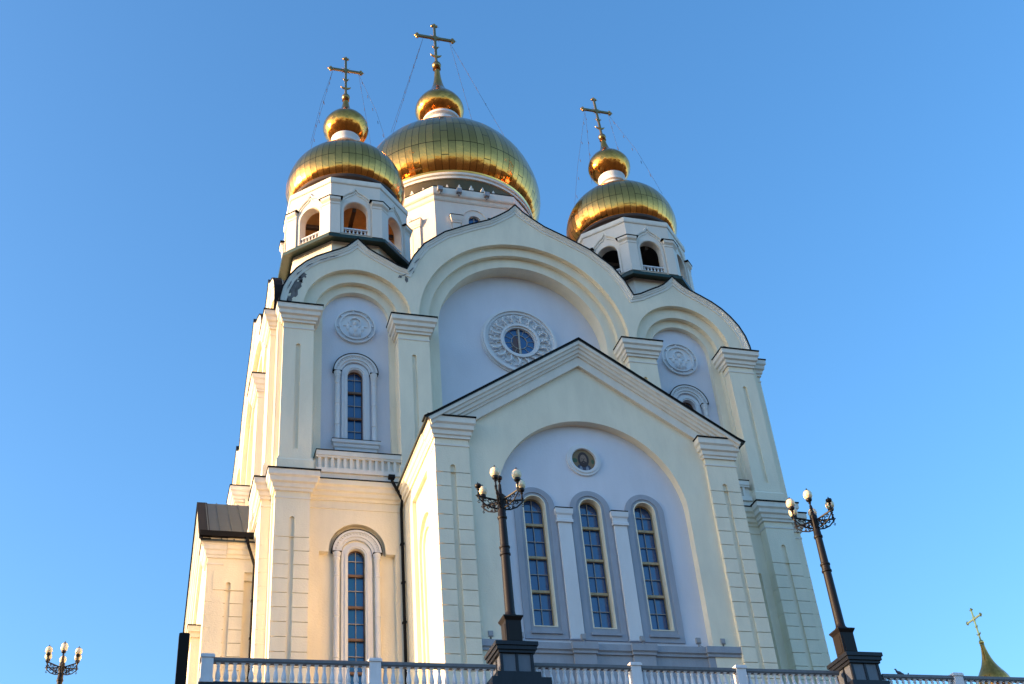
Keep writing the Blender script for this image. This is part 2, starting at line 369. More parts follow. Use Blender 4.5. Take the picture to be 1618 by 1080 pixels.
def facade_upper(fr, front=True):
    # stepped gable walls with three nested arches
    base = 28.2
    def outline(x): return OUT
    top = [(x, z-.02) for x, z in OUT]
    full = [(-13.25, base), (13.25, base)] + list(reversed(top))
    def holes(rs, rb, zb=28.9): return [arch(-9.2, rs, zb, 37.85, 36), arch(0, rb, zb, 37.85, 56), arch(9.2, rs, zb, 37.85, 36)]
    g = MB(fr)
    g.plate(full, holes(2.83, 5.95), 49.5, 49.8)
    ins = [(-13.2, base), (13.2, base), (13.2, 37.9)] + [(x*.997, z-.12) for x, z in reversed(top)][1:-1] + [(-13.2, 37.9)]
    g.plate(ins, holes(2.2, 5.38), 49.803, 50.1)
    g.plate(ins, holes(1.75, 4.78), 50.103, 50.5 if True else 51)
    g.plate(rect(-5.6, 5.6, base, 43.6), [arch(0, 4.78, 28.9, 37.85, 56)], 50.503, 51.2)
    build('gable_wall', g, CREAM, cat)
    for cu, hw, d in ((-9.2, 1.9, 50.42), (9.2, 1.9, 50.42), (0, 4.9, 51.0)):
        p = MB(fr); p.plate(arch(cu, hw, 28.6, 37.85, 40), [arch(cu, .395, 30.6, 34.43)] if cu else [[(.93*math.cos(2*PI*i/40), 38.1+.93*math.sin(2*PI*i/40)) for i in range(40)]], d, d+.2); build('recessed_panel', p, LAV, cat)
    # crown moulding following the skyline + black roof edge
    c = MB(fr)
    path = OUT
    c.sweep(path, [(-.02, -.02), (-.02, .16), (-.10, .16), (-.14, .11), (-.20, .10), (-.24, .05), (-.36, .04), (-.36, -.02)], plane='face', base=49.5, smooth=False)
    build('gable_cornice', c, TRIM, cat)
    k = MB(fr); k.sweep(path, [(-.025, .20), (.045, .20), (.045, -.25), (-.025, -.25)], plane='face', base=49.5); build('roof_edge', k, BLACK, cat)
    # barrel roofs behind the gables
    r = MB(fr); back = 53.2 if front else 51.2
    n = len(OUT); vs = [(x*.995, 49.75, z-.015) for x, z in OUT] + [(x*.995, back, z-.015) for x, z in OUT]
    r.add(vs, [(i, i+1, n+i+1, n+i) for i in range(n-1)]); r.plate([(-13.1, 37.5), (13.1, 37.5)] + [(x*.99, z-.05) for x, z in reversed(OUT)], [], back, back+.05)
    build('roof', r, ROOF, cat)
    # pilasters
    for cu in (-12.25, -6.36, 6.36, 12.25):
        hs = .76 if abs(cu) > 10 else .82
        o = pilaster(fr, cu, hs+.40, hs, 49.22, 0, 28.0, 37.55, cat)
        bs = MB(fr); bs.sweep([(cu-hs, 50.1), (cu-hs, 49.22), (cu+hs, 49.22), (cu+hs, 50.1)], [(0, 27.9), (-.10, 27.9), (-.10, 28.62), (-.05, 28.7), (-.05, 28.8), (0, 28.82)]); build('pilaster_base', bs, CREAM, o)
    for cu in (-9.2, 9.2):
        aedicule(fr, cu, 30.6, 30.5, 34.43, 50.42, cat, 1.12)
        window(fr, cu, 30.6, 34.43, .39, 50.42, cat, (33.55, 32.02), (34.35, 32.8, 31.3))
        medallion(fr, cu, 37.55, 50.42, 1.07, cat)
        # blind parapet under the window
        p = MB(fr); a, e = cu-2.05, cu+2.05
        p.box(a, e, 49.27, 50.4, 29.08, 29.33); p.box(a, e, 49.31, 50.4, 28.98, 29.078); p.box(a, e, 49.46, 50.35, 28.3, 28.98); p.box(a, e, 49.26, 50.4, 28.16, 28.40)
        x = a+.1
        while x < e-.1: p.box(x, x+.13, 49.34, 49.46, 28.402, 28.978); x += .30
        o = build('parapet_panel', p, TRIM, cat)
        k = MB(fr); k.box(a-.03, e+.03, 49.24, 50.38, 29.332, 29.37); build('flashing', k, BLACK, o)
facade_upper(F); facade_upper(SL, False)
def cheap_side(fr):
    g = MB(fr); g.plate([(-13.25, 28.2), (13.25, 28.2)] + list(reversed(OUT)), [arch(-9.2, 2.2, 29, 37.85), arch(0, 5.4, 29, 37.85), arch(9.2, 2.2, 29, 37.85)], 49.5, 49.9); build('gable_wall', g, CREAM, cat)
    n = len(OUT); r = MB(fr); r.add([(x, 49.45, z+.02) for x, z in OUT] + [(x, 51.2, z+.02) for x, z in OUT], [(i, i+1, n+i+1, n+i) for i in range(n-1)]); build('roof', r, ROOF, cat)
    for cu in (-12.25, -6.36, 6.36, 12.25): pilaster(fr, cu, 1.2, .8, 49.22, 0, 28.0, 37.55, cat); pilaster(fr, cu, 1.2, .8, 49.0, 0, 13.4, 27.82, cat, joints=25.0)
cheap_side(SR)
# central roof below the drum
r = MB(); r.lathe([(12.6, 40.4), (7.3, 46.5)], C, 63, 0, 8, False, phase=PI/8); build('roof', r, ROOF, cat)
# rose window
def rose():
    d = 51.0; cz = 38.1
    g = MB(F)
    for r0, r1, dd in ((2.10, 2.20, .07), (1.98, 2.10, .22), (1.84, 1.98, .13), (1.06, 1.84, .04), (.98, 1.12, .22), (.88, .98, .13)): g.ring(0, cz, r0, r1, d-dd, d+.05, 64)
    o = build('rose_window', g, WHITE, cat)
    l = MB(F)
    for i in range(18):
        a = 2*PI*i/18
        def P(rr, t, h): aa = a+t; return (rr*math.cos(aa), d-h, cz+rr*math.sin(aa))
        l.tube([P(1.12, 0, .10), P(1.3, .07, .17), P(1.5, .10, .19), P(1.68, .03, .16), P(1.70, -.06, .16), P(1.60, -.09, .13)], [.04, .06, .07, .06, .055, .025], 6)
        l.tube([P(1.14, .17, .08), P(1.3, .13, .12), P(1.42, .20, .12), P(1.40, .27, .1)], [.03, .045, .04, .015], 6)
        l.tube([P(1.76, .17, .08), P(1.62, .17, .12), P(1.5, .19, .1)], [.02, .05, .02], 6)
    build('carved_scroll', l, WHITE, o)
    p = MB(F); p.ring(0, cz, .001, .9, d+.04, d+.1, 48); build('pane', p, GLASS, o)
    q = MB(F); q.ring(0, cz, .44, .465, d-.01, d+.03, 40)
    for i in range(12):
        a = 2*PI*i/12+.13; c_, s_ = math.cos(a), math.sin(a)
        q.tube([(.46*c_, d+.01, cz+.46*s_), (.88*c_, d+.01, cz+.88*s_)], .013, 5)
    build('muntin', q, MUNT, o)
    q = MB(F); q.box(-.05, .05, d-.05, d+.035, cz-.88, cz+.88); build('mullion', q, MUNT, o)
    q = MB(F); q.plate([(-.42, cz-.62), (-.06, cz-.72), (-.06, cz+.05), (-.1, cz+.3), (-.2, cz+.38), (-.32, cz+.3), (-.36, cz+.05), (-.44, cz-.2)], [], d+.028, d+.036); build('stained_figure', q, STAIN, o)
rose()
# ------------------------------------------------------------------ lower storey
def cornice_run(fr, u0, u1, dface, ztop, parent, ex=.40, name='cornice'):
    c = MB(fr); zc = ztop-.95
    c.sweep([(u0, dface), (u1, dface)], [(.2, zc), (-ex*.15, zc), (-ex*.22, zc+.12), (-ex*.45, zc+.18), (-ex*.5, zc+.36), (-ex*.72, zc+.42), (-ex*.76, zc+.6), (-ex*.98, zc+.68), (-ex*.98, zc+.93), (.2, zc+.93)])
    c.box(u0, u1, dface-.04, dface+.1, zc-.42, zc-.32)
    o = build(name, c, CREAM, parent)
    k = MB(fr); k.box(u0, u1, dface-ex-.03, dface+.4, ztop-.018, ztop+.03); build('flashing', k, BLACK, o)
def facade_lower(fr, bays=(-9.27,), wall=(-13.2, -6.9), pil=(-12.33,)):
    g = MB(fr); hs = []
    for cu in bays:
        rr = 1.30
        hs.append([(cu-1.75, 15.4), (cu+1.75, 15.4), (cu+1.75, 24.25), (cu+rr+.02, 24.25)] + [(cu+rr*math.cos(PI*i/24), 24.40+rr*math.sin(PI*i/24)) for i in range(25)] + [(cu-rr-.02, 24.25), (cu-1.75, 24.25)])
    g.plate(rect(wall[0], wall[1], 13.4, 28.1), hs, 49.6, 49.93)
    build('lower_wall', g, CREAM, cat)
    for cu in bays:
        p = MB(fr); p.plate(rect(cu-1.8, cu+1.8, 15.3, 25.9), [arch(cu, .395, 17.95, 24.18)], 49.9, 50.05); build('recessed_panel', p, CREAM, cat)
        aedicule(fr, cu, 17.95, 17.9, 24.18, 49.9, cat, 1.13)
        window(fr, cu, 17.95, 24.18, .39, 49.9, cat, (23.33, 21.81, 20.30, 18.8), (24.05, 22.6, 21.05, 19.55))
    cornice_run(fr, wall[0], wall[1], 49.6, 27.78, cat)
    for cu in pil: pilaster(fr, cu, 1.2, .79, 49.0, 0, 13.4, 27.84, cat, joints=24.6)
facade_lower(F)
facade_lower(F, bays=(9.27,), wall=(6.9, 13.2), pil=(12.25,))
facade_lower(SLL, bays=(9.27,), wall=(6.9, 13.2), pil=(12.25,))
facade_lower(SLL, bays=(), wall=(-13.2, -6.9), pil=(-12.25, -7.6))
# inner ledge between lower cornice and upper storey
for fr in (F, SL):
    k = MB(fr); k.box(-13.3, 13.3, 49.35, 50.2, 27.79, 28.15); build('string_course', k, TRIM, cat)
# ------------------------------------------------------------------ portal
def portal(fr, dfront, parent, full=True, dback=49.7):
    """gabled porch block: front plane dfront, u -7.4..7.4"""
    D = dfront; AX = 0 if full else .95
    g = MB(fr)
    apex = 32.1+AX; eav = 27.55
    AC = 23.85
    wall = [(-7.0, 13.4), (7.0, 13.4), (7.0, eav-.2), (0, apex-.25), (-7.0, eav-.2)]
    g.plate(wall, [arch(0, 4.4, 13.5, AC, 56)] if full else [], D+.3, D+.75)
    g.box(-6.75, -6.3, D+.75, dback, 13.4, 26.0); g.box(6.3, 6.75, D+.75, dback, 13.4, 26.0)
    build('porch_wall', g, CREAM, parent)
    for sx in (-1, 1):
        pilaster(fr, sx*6.33, 1.07, .75, D+.12, 0, 13.4, 27.66, parent, joints=25.05)
        # side elevation: rear pier, entablature over the recess, blind arches
        s = MB(fr); x0, x1 = (-7.08, -6.4) if sx < 0 else (6.4, 7.08)
        if full:
            s.box(x0, x1, D+1.02, D+1.75, 13.4, 26.0)
            s.box(x0, x1, dback-2.0, dback, 13.4, 26.0)
        else:
            s.box(x0 if sx > 0 else x0+.1, x1-.1 if sx > 0 else x1, D+1.02, D+1.95, 13.4, 26.0)
            s.box(x0+.15, x1-.15, D+1.95, dback-.2, 25.62, 26.0)
        s.box(x0, x1, D+1.02, dback, 26.0, 27.6)
        xf_ = -6.9 if sx < 0 else 6.9
        build('side_wall', s, CREAM, parent)
        old = fr
        sf = (lambda u, d, z, q=fr: q(-6.75+(-(-d)) if False else (-6.75+d), u, z)) if sx < 0 else (lambda u, d, z, q=fr: q(6.75-d, u, z))
        cy_ = (D+1.75+dback-2.0)/2; hw = (dback-2.0-D-1.75)/2
        # cornice along the side
        c = MB(fr); X = -7.08 if sx < 0 else 7.08; ex = .36*sx; zc = 26.68
        pts = [(X-.0, D+.12), (X, dback)]
        prof = [(0, zc-.0), (ex*.22, zc), (ex*.25, zc+.14), (ex*.45, zc+.2), (ex*.5, zc+.38), (ex*.72, zc+.44), (ex*.76, zc+.62), (ex*.97, zc+.68), (ex*.97, zc+.95), (0, zc+.95)]
        vs = [(X+a, D+1.03, z) for a, z in prof] + [(X+a, dback, z) for a, z in prof]; n = len(prof)
        c.add(vs, [(i, (i+1) % n, n+(i+1) % n, n+i) for i in range(n)] + [tuple(range(n)), tuple(range(n, 2*n))])
        build('side_cornice', c, CREAM, parent)
        if not full:
            s = MB(sf); cu = D+1.2; hs_ = .74; gw = .115
            s.plate(rect(cu-hs_, cu+hs_, 25.0, 26.0), [[(cu-gw, 25.002), (cu+gw, 25.002)] + [(cu+gw*math.cos(PI*i/8), 25.3+gw*math.sin(PI*i/8)) for i in range(9)]], -.385, -.24)
            z = 25.0
            while z > 13.5:
                for a, e in ((cu-hs_, cu-gw), (cu+gw, cu+hs_)): s.box(a, e, -.345, -.24, z-.665, z-.035)
                z -= .665
            build('side_pilaster', s, CREAM, parent)
            continue
        s = MB(sf); s.plate(rect(cy_-hw, cy_+hw, 13.4, 26.0), [arch(cy_, hw-.28, 14, 23.4)], -.16, 0.02)
        s.plate(arch(cy_, hw-.5, 14, 23.2), [arch(cy_, hw-.72, 14.02, 23.2)], -.1, .02)
        build('blind_arch', s, CREAM, parent)
        window(sf, cy_, 17.95, 22.3, .36, -.12, parent, (21.4, 19.9), ())
    # raking cornice
    c = MB(fr)
    path = [(-7.42, 27.50), (0, 32.44+AX), (7.42, 27.50)]
    c.sweep(path, [(-.02, .28), (-.20, .28), (-.24, .20), (-.34, .18), (-.38, .10), (-.50, .08), (-.54, .0), (-.62, -.02), (-.64, -.10), (-1.02, -.12), (-1.02, -.35), (-.02, -.35)], plane='face', base=D, caps=True)
    build('raking_cornice', c, TRIM, parent)
    k = MB(fr); k.sweep([(-7.58, 27.46), (-7.2, 27.66), (0, 32.47+AX), (7.2, 27.66), (7.58, 27.46)], [(-.02, .36), (.035, .36), (.035, -.2), (-.02, -.2)], plane='face', base=D); 
    build('roof_edge', k, BLACK, parent)
    r = MB(fr)
    for sx in (-1, 1):
        r.add([(sx*7.52, D-.3, 27.46), (0, D-.3, 32.46+AX), (0, dback+.3, 32.46+AX), (sx*7.52, dback+.3, 27.46), (sx*7.52, D-.3, 27.38), (0, D-.3, 32.38+AX), (0, dback+.3, 32.38+AX), (sx*7.52, dback+.3, 27.38)],
              [(0,1,2,3), (4,5,6,7), (0,1,5,4), (3,2,6,7), (0,3,7,4)])
        if not full:                                            # standing seams
            for i in range(6):
                y = D+.1+i*.6
                r.add([(sx*7.52, y, 27.46), (0, y, 32.46+AX), (0, y+.05, 32.46+AX), (sx*7.52, y+.05, 27.46), (sx*7.52, y, 27.52), (0, y, 32.52+AX), (0, y+.05, 32.52+AX), (sx*7.52, y+.05, 27.52)], [(4,5,6,7), (0,1,5,4), (3,2,6,7), (0,3,7,4)])
    build('roof', r, ROOF, parent)
portal(F, 43.0, cat)
def portal_front():
    D = 43.0; P = lambda u, d, z: F(u-.13, d, z)
    p = MB(F); hol = [arch(x-.13, .50, 18.5, 24.0) for x in (-2.55, 0, 2.55)]
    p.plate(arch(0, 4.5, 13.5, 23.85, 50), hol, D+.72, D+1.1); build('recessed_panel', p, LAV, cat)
    for cu in (-2.55, 0, 2.55):
        s = MB(P); s.plate(arch(cu, .92, 18.0, 23.95), [arch(cu, .66, 18.32, 23.97)], D+.64, D+.73); o = build('window_surround', s, GREY2, cat)
        s = MB(P); s.plate(arch(cu, .66, 18.32, 23.97), [arch(cu, .52, 18.52, 24.0)], D+.68, D+.74); build('inner_band', s, GREY, o)
        s = MB(P); s.plate(arch(cu, .52, 18.52, 24.0), [arch(cu, .475, 18.56, 24.0)], D+.66, D+1.12); build('window_reveal', s, CREAM, o)
        s = MB(P); s.box(cu-.66, cu+.66, D+.55, D+.7, 18.2, 18.31); build('sill', s, GREY, o)
        window(P, cu, 18.56, 24.0, .48, D+.80, cat, (23.22, 21.70, 20.17), (23.9, 22.45, 20.95, 19.4), depth=.24, wood=WOODP)
    for cu in (-1.275, 1.275):
        s = MB(P); s.box(cu-.30, cu+.30, D+.55, D+.74, 18.0, 23.3)
        s.sweep([(cu-.32, D+.74), (cu-.32, D+.53), (cu+.32, D+.53), (cu+.32, D+.74)], [(0, 23.22), (-.05, 23.22), (-.05, 23.34), (-.02, 23.38), (-.02, 23.55), (-.07, 23.62), (-.09, 23.85), (0, 23.85)]); 
        s.box(cu-.31, cu+.31, D+.54, D+.74, 23.3, 23.84)
        o = build('engaged_pier', s, WHITE, cat)
        k = MB(P); k.box(cu-.40, cu+.40, D+.43, D+.74, 23.86, 23.90); build('flashing', k, BLACK, o)
    # grey plinth
    s = MB(F)
    segs = [(-5.55, -4.7, 0), (-4.7, -1.75, .12), (-1.75, -.8, 0), (-.8, .8, .12), (.8, 1.75, 0), (1.75, 4.1, .12), (4.1, 5.55, 0)]
    for a, e, dd in segs:
        s.box(a+(.0), e, D+.32+dd, D+.9, 13.4, 17.3); s.box(a-.04 if dd == 0 else a, e+.04 if dd == 0 else e, D+.24+dd, D+.9, 17.3, 17.42); s.box(a-.08 if dd == 0 else a, e+.08 if dd == 0 else e, D+.17+dd, D+.9, 17.45, 17.72)
        s.box(a-.05 if dd == 0 else a, e+.05 if dd == 0 else e, D+.21+dd, D+.9, 17.42, 17.45)
    build('plinth', s, GREY, cat)
    for x in (-5.15, -3.9, -1.275, 1.275, 3.75, 4.85):
        f = MB(F); f.box(x-.10, x+.10, D+.26, D+.38, 17.86, 18.1); f.box(x-.03, x+.03, D+.3, D+.36, 17.72, 17.86); f.box(x-.08, x+.08, D+.235, D+.26, 17.89, 18.07)
        f.tube([(x+.05, D+.33, 17.80), (x+.16, D+.36, 17.76), (x+.25, D+.45, 17.80)], .014, 5)
        build('floodlight', f, FIXT, cat)
    # mosaic roundel of a bearded man
    d = D+.72; cx, cz = -.13, 26.45
    s = MB(F); s.ring(cx, cz, .55, .80, d-.08, d+.02); s.ring(cx, cz, .57, .68, d-.12, d-.079); o = build('icon_roundel', s, WHITE, cat)
    def ell(a, e, x, z, dd, mt_, nm, cut=None):
        q = MB(F); pts = [(cx+x+a*math.cos(2*PI*i/32), cz+z+e*math.sin(2*PI*i/32)) for i in range(32)]
        pts = [(p_[0], p_[1]) if math.hypot(p_[0]-cx, p_[1]-cz) < .55 else (cx+(p_[0]-cx)*.55/math.hypot(p_[0]-cx, p_[1]-cz), cz+(p_[1]-cz)*.55/math.hypot(p_[0]-cx, p_[1]-cz)) for p_ in pts]
        q.plate(pts, [], d-.010-dd, d-.0095-dd+.004); build(nm, q, mt_, o)
    ell(.56, .56, 0, 0, 0, ICONGOLD, 'icon_ground'); ell(.13, .11, -.41, -.02, .004, ICONGREEN, 'icon_letter_field'); ell(.07, .12, .44, -.04, .004, ICONGREEN, 'icon_letter_field')
    ell(.33, .26, 0, -.42, .005, ICONROBE, 'icon_robe'); ell(.07, .15, -.15, -.45, .009, ICONLIGHT, 'icon_mantle'); ell(.07, .15, .15, -.45, .009, ICONLIGHT, 'icon_mantle')
    ell(.26, .38, 0, .04, .013, ICONHAIR, 'icon_hair'); ell(.155, .26, 0, .03, .017, ICONSKIN, 'icon_face'); ell(.15, .13, 0, -.17, .021, ICONHAIR, 'icon_beard')
    ell(.035, .012, 0, -.12, .025, ICONSKIN, 'icon_mouth'); ell(.035, .014, -.065, .07, .021, ICONHAIR, 'icon_eye'); ell(.035, .014, .065, .07, .021, ICONHAIR, 'icon_eye'); ell(.018, .07, 0, .02, .021, ICONHAIR, 'icon_nose')
portal_front()
portal(SL, 47.08, cat, full=False, dback=50.0)          # the side porch on the left
# low outer porch beyond the side porch
s = MB(); s.box(C-15.98, C-15.3, 57.8, 68.2, 13.4, 23.3); s.box(C-16.08, C-15.3, 57.7, 68.3, 23.3, 23.55); s.box(C-16.18, C-15.3, 57.6, 68.4, 23.55, 23.85); o = build('side_porch', s, CREAM, cat)
s = MB(); s.box(C-16.21, C-15.3, 57.57, 68.43, 23.85, 23.9); build('flashing', s, BLACK, o)
s = MB(); s.box(C-14.25, C-13.3, 55.98, 56.03, 15, 26.6); 
# blind panel and gutter on the side porch flank
s = MB(); s.box(C-16.05, C-13.3, 55.36, 55.6, 27.62, 27.9); build('gutter', s, BLACK, cat)
# downpipes
def pipe(pts, r=.07):
    p = MB(); p.tube(pts, r, 8)
    for a in pts[2:-1]: pass
    z0, z1 = pts[-1][2], pts[-2][2]; z = z0+1.2
    while z < z1: p.box(pts[-1][0]-.09, pts[-1][0]+.09, pts[-1][1]-.09, pts[-1][1]+.15, z, z+.06); z += 1.9
    build('downpipe', p, BLACK, cat)
pipe([(C-7.75, 49.0, 27.95), (C-7.72, 48.95, 27.7), (C-7.22, 49.2, 26.9), (C-7.22, 49.42, 26.5), (C-7.22, 49.42, 14)], .075)
p = MB(); p.box(C-7.9, C-7.6, 48.85, 49.1, 27.85, 28.02); build('gutter_box', p, BLACK, cat)
pipe([(C-13.75, 55.4, 27.6), (C-13.7, 55.4, 27.3), (C-13.33, 55.5, 26.2), (C-13.33, 55.5, 25.8), (C-13.33, 55.5, 13.6)], .075)
# cables of the lightning conductor etc. and peeling plaster
random.seed(3)
def blotch(fr, cu, cz, a, e, d, mt_, nm, n=22, rot=0):
    pts = []
    for i in range(n):
        t = 2*PI*i/n; k = random.uniform(.45, 1.1); x, z = a*k*math.cos(t), e*k*math.sin(t)
        pts.append((cu+x*math.cos(rot)-z*math.sin(rot), cz+x*math.sin(rot)+z*math.cos(rot)))
    q = MB(fr); q.plate(pts, [], d-.006, d+.004); return build(nm, q, mt_, cat)
for (u, z, a, e, rt) in ((-12.45, 39.05, .36, .85, -.3), (-12.85, 38.0, .14, .4, 0), (-12.1, 39.9, .3, .22, .3), (-12.9, 38.9, .1, .4, -.1), (-6.55, 40.4, .12, .22, 0), (-12.75, 38.2, .16, .35, 0), (-12.2, 39.6, .16, .28, .3), (-6.9, 40.55, .14, .10, .4), (-6.2, 41.0, .10, .2, -.3), (-12.35, 40.0, .10, .2, -.7)):
    blotch(F, u, z, a, e, 49.495, PLAST, 'peeled_plaster', rot=rt)
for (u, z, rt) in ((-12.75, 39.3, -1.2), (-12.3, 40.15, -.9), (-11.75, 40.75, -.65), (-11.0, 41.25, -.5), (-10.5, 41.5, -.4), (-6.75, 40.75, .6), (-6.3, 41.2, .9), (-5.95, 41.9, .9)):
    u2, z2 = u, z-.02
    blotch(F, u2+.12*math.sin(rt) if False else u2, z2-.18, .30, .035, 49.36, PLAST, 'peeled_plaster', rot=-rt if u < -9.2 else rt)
# ------------------------------------------------------------------ domes
def dome(mb, prof, cx, cy, gores, rows):
    """gored dome: profile (r,z) bottom to top; each gore flat across, smooth up; uv = sheet index"""
    # resample the profile
    pts = []
    for i in range(len(prof)-1):
        for s_ in range(4):
            t = s_/4; pts.append((prof[i][0]*(1-t)+prof[i+1][0]*t, prof[i][1]*(1-t)+prof[i+1][1]*t))
    pts.append(prof[-1])
    for _ in range(3): pts = [pts[0]] + [((pts[i-1][0]+2*pts[i][0]+pts[i+1][0])/4, (pts[i-1][1]+2*pts[i][1]+pts[i+1][1])/4) for i in range(1, len(pts)-1)] + [pts[-1]]
    L_ = [0]
    for i in range(1, len(pts)): L_.append(L_[-1]+math.hypot(pts[i][0]-pts[i-1][0], pts[i][1]-pts[i-1][1]))
    T = L_[-1]; n = len(pts)
    for g in range(gores):
        a0, a1 = 2*PI*g/gores, 2*PI*(g+1)/gores
        vs = []; off = random.choice((0, 0, 0, 0, .5))*(g//3 % 2)
        for (r_, z_) in pts: vs += [(cx+r_*math.cos(a0), cy+r_*math.sin(a0), z_), (cx+r_*math.cos(a1), cy+r_*math.sin(a1), z_)]
        fs = []; uvs = []
        for i in range(n-1):
            v0, v1 = L_[i]/T*rows+off, L_[i+1]/T*rows+off
            fs.append((2*i, 2*i+1, 2*i+3, 2*i+2)); uvs.append([(g, v0), (g+.999, v0), (g+.999, v1), (g, v1)])
        mb.add(vs, fs, True, uvs)
def bulb(mb, prof, cx, cy, z0, n, k=1.0):
    """small onion of diamond shingles"""
    pts = []
    for i in range(len(prof)-1):
        for s_ in range(3): t = s_/3; pts.append((prof[i][0]*(1-t)+prof[i+1][0]*t, prof[i][1]*(1-t)+prof[i+1][1]*t))
    pts.append(prof[-1])
    for _ in range(2): pts = [pts[0]] + [((pts[i-1][0]+2*pts[i][0]+pts[i+1][0])/4, (pts[i-1][1]+2*pts[i][1]+pts[i+1][1])/4) for i in range(1, len(pts)-1)] + [pts[-1]]
    vs = []
    for j, (r_, z_) in enumerate(pts):
        for i in range(n): a = 2*PI*(i+.5*(j % 2))/n; vs.append((cx+r_*math.cos(a), cy+r_*math.sin(a), z0+z_))
    fs = []; uvs = []
    for j in range(len(pts)-1):
        for i in range(n):
            a, b_ = j*n+i, j*n+(i+1) % n
            c_, d_ = ((j+1)*n+i, (j+1)*n+(i+1) % n)
            if j % 2 == 0: tri = [((a, b_, c_), (i, j)), ((b_, d_, c_), (i+.5, j+1))]
            else: tri = [((a, b_, d_), (i+.5, j)), ((a, d_, c_), (i, j+1))]
            for f_, (ui, vj) in tri: fs.append(f_); uvs.append([(ui+.2, vj+.2)]*3)
    o = len(mb.v); mb.add(vs, fs, True, uvs)
def cross_mb(mb, cx, cy, z0, zbar, ztop, half, k):
    """orthodox ornamental cross: tapered post, bar with knobs and spikes, crescent at the foot"""
    mb.tube([(cx, cy, z0), (cx, cy, z0+.35*k), (cx, cy, z0+.9*k)], [.15*k, .10*k, .055*k], 8)
    mb.ball((cx, cy, z0), .27*k, 14); mb.lathe([(.2*k, 0), (.24*k, .03), (.2*k, .08)], cx, cy, z0-.34*k, 12)
    t = .066*k
    for s1 in (-1, 1):
        for s2 in (-1, 1): mb.tube([(cx, cy, zbar), (cx+s1*.30*k, cy, zbar+s2*.30*k)], [.04*k, .006], 5)      # rays in the angles
    zlow = z0+(zbar-z0)*.66
    for dx in (-.2, 0, .2): mb.tube([(cx+dx*k*.4, cy, zlow-.14*k), (cx+dx*k, cy, zlow+.16*k)], [.03*k, .012*k], 5)
    mb.box(cx-t, cx+t, cy-t, cy+t, z0+.5*k, ztop-.1*k)
    mb.box(cx-half+.1*k, cx+half-.1*k, cy-t*.98, cy+t*.98, zbar-t*1.2, zbar+t*1.2)
    mb.box(cx-t*1.8, cx+t*1.8, cy-t*1.15, cy+t*1.15, zbar-t*2.2, zbar+t*2.2)
    for sx in (-1, 1):
        x = cx+sx*(half-.12*k)
        for dz in (-.10, 0, .10): mb.ball((x+sx*(.08*k if dz == 0 else 0), cy, zbar+dz*k*1.1), .105*k, 8)
        mb.tube([(x, cy, zbar), (x+sx*.26*k, cy, zbar)], [.05*k, .008], 6)
    for dx in (-.12, 0, .12): mb.ball((cx+dx*k, cy, ztop-.16*k+(.1*k if dx == 0 else 0)), .10*k, 8)
    mb.tube([(cx-.30*k, cy, ztop-.18*k), (cx, cy, ztop-.14*k), (cx+.30*k, cy, ztop-.18*k)], [.008, .04*k, .008], 6)
    zo = z0+(zbar-z0)*.66
    mb.tube([(cx-.26*k, cy, zo+.05*k), (cx, cy, zo), (cx+.26*k, cy, zo+.05*k)], [.01, .05*k, .01], 6)
    for dx in (-.12, .12): mb.ball((cx+dx*k, cy, zo), .06*k, 8)
    zc = z0+(zbar-z0)*.36
    cr = [(cx+.34*k*math.sin(a)*1, cy, zc+.16*k-.24*k*math.cos(a)) for a in [R(q) for q in range(-75, 76, 15)]]
    mb.tube(cr, [.012*k+.075*k*math.cos(R(q)*1.1) for q in range(-75, 76, 15)], 7)
SIDEP = [(3.12,49.22),(3.42,49.5),(3.62,50.2),(3.58,51.0),(3.27,51.9),(2.62,52.7),(1.7,53.3),(.8,53.65)]
BULB = [(.86, .18), (1.20, .50), (1.45, 1.05), (1.42, 1.55), (1.12, 2.05), (.70, 2.42), (.43, 2.75), (.29, 3.1), (.21, 3.5), (.14, 4.05)]
BULBC = [(1.16, 0), (1.62, .3), (1.93, .9), (1.88, 1.5), (1.5, 2.15), (1.0, 2.75), (.62, 3.35), (.40, 4.05), (.27, 4.9), (.19, 6.1)]
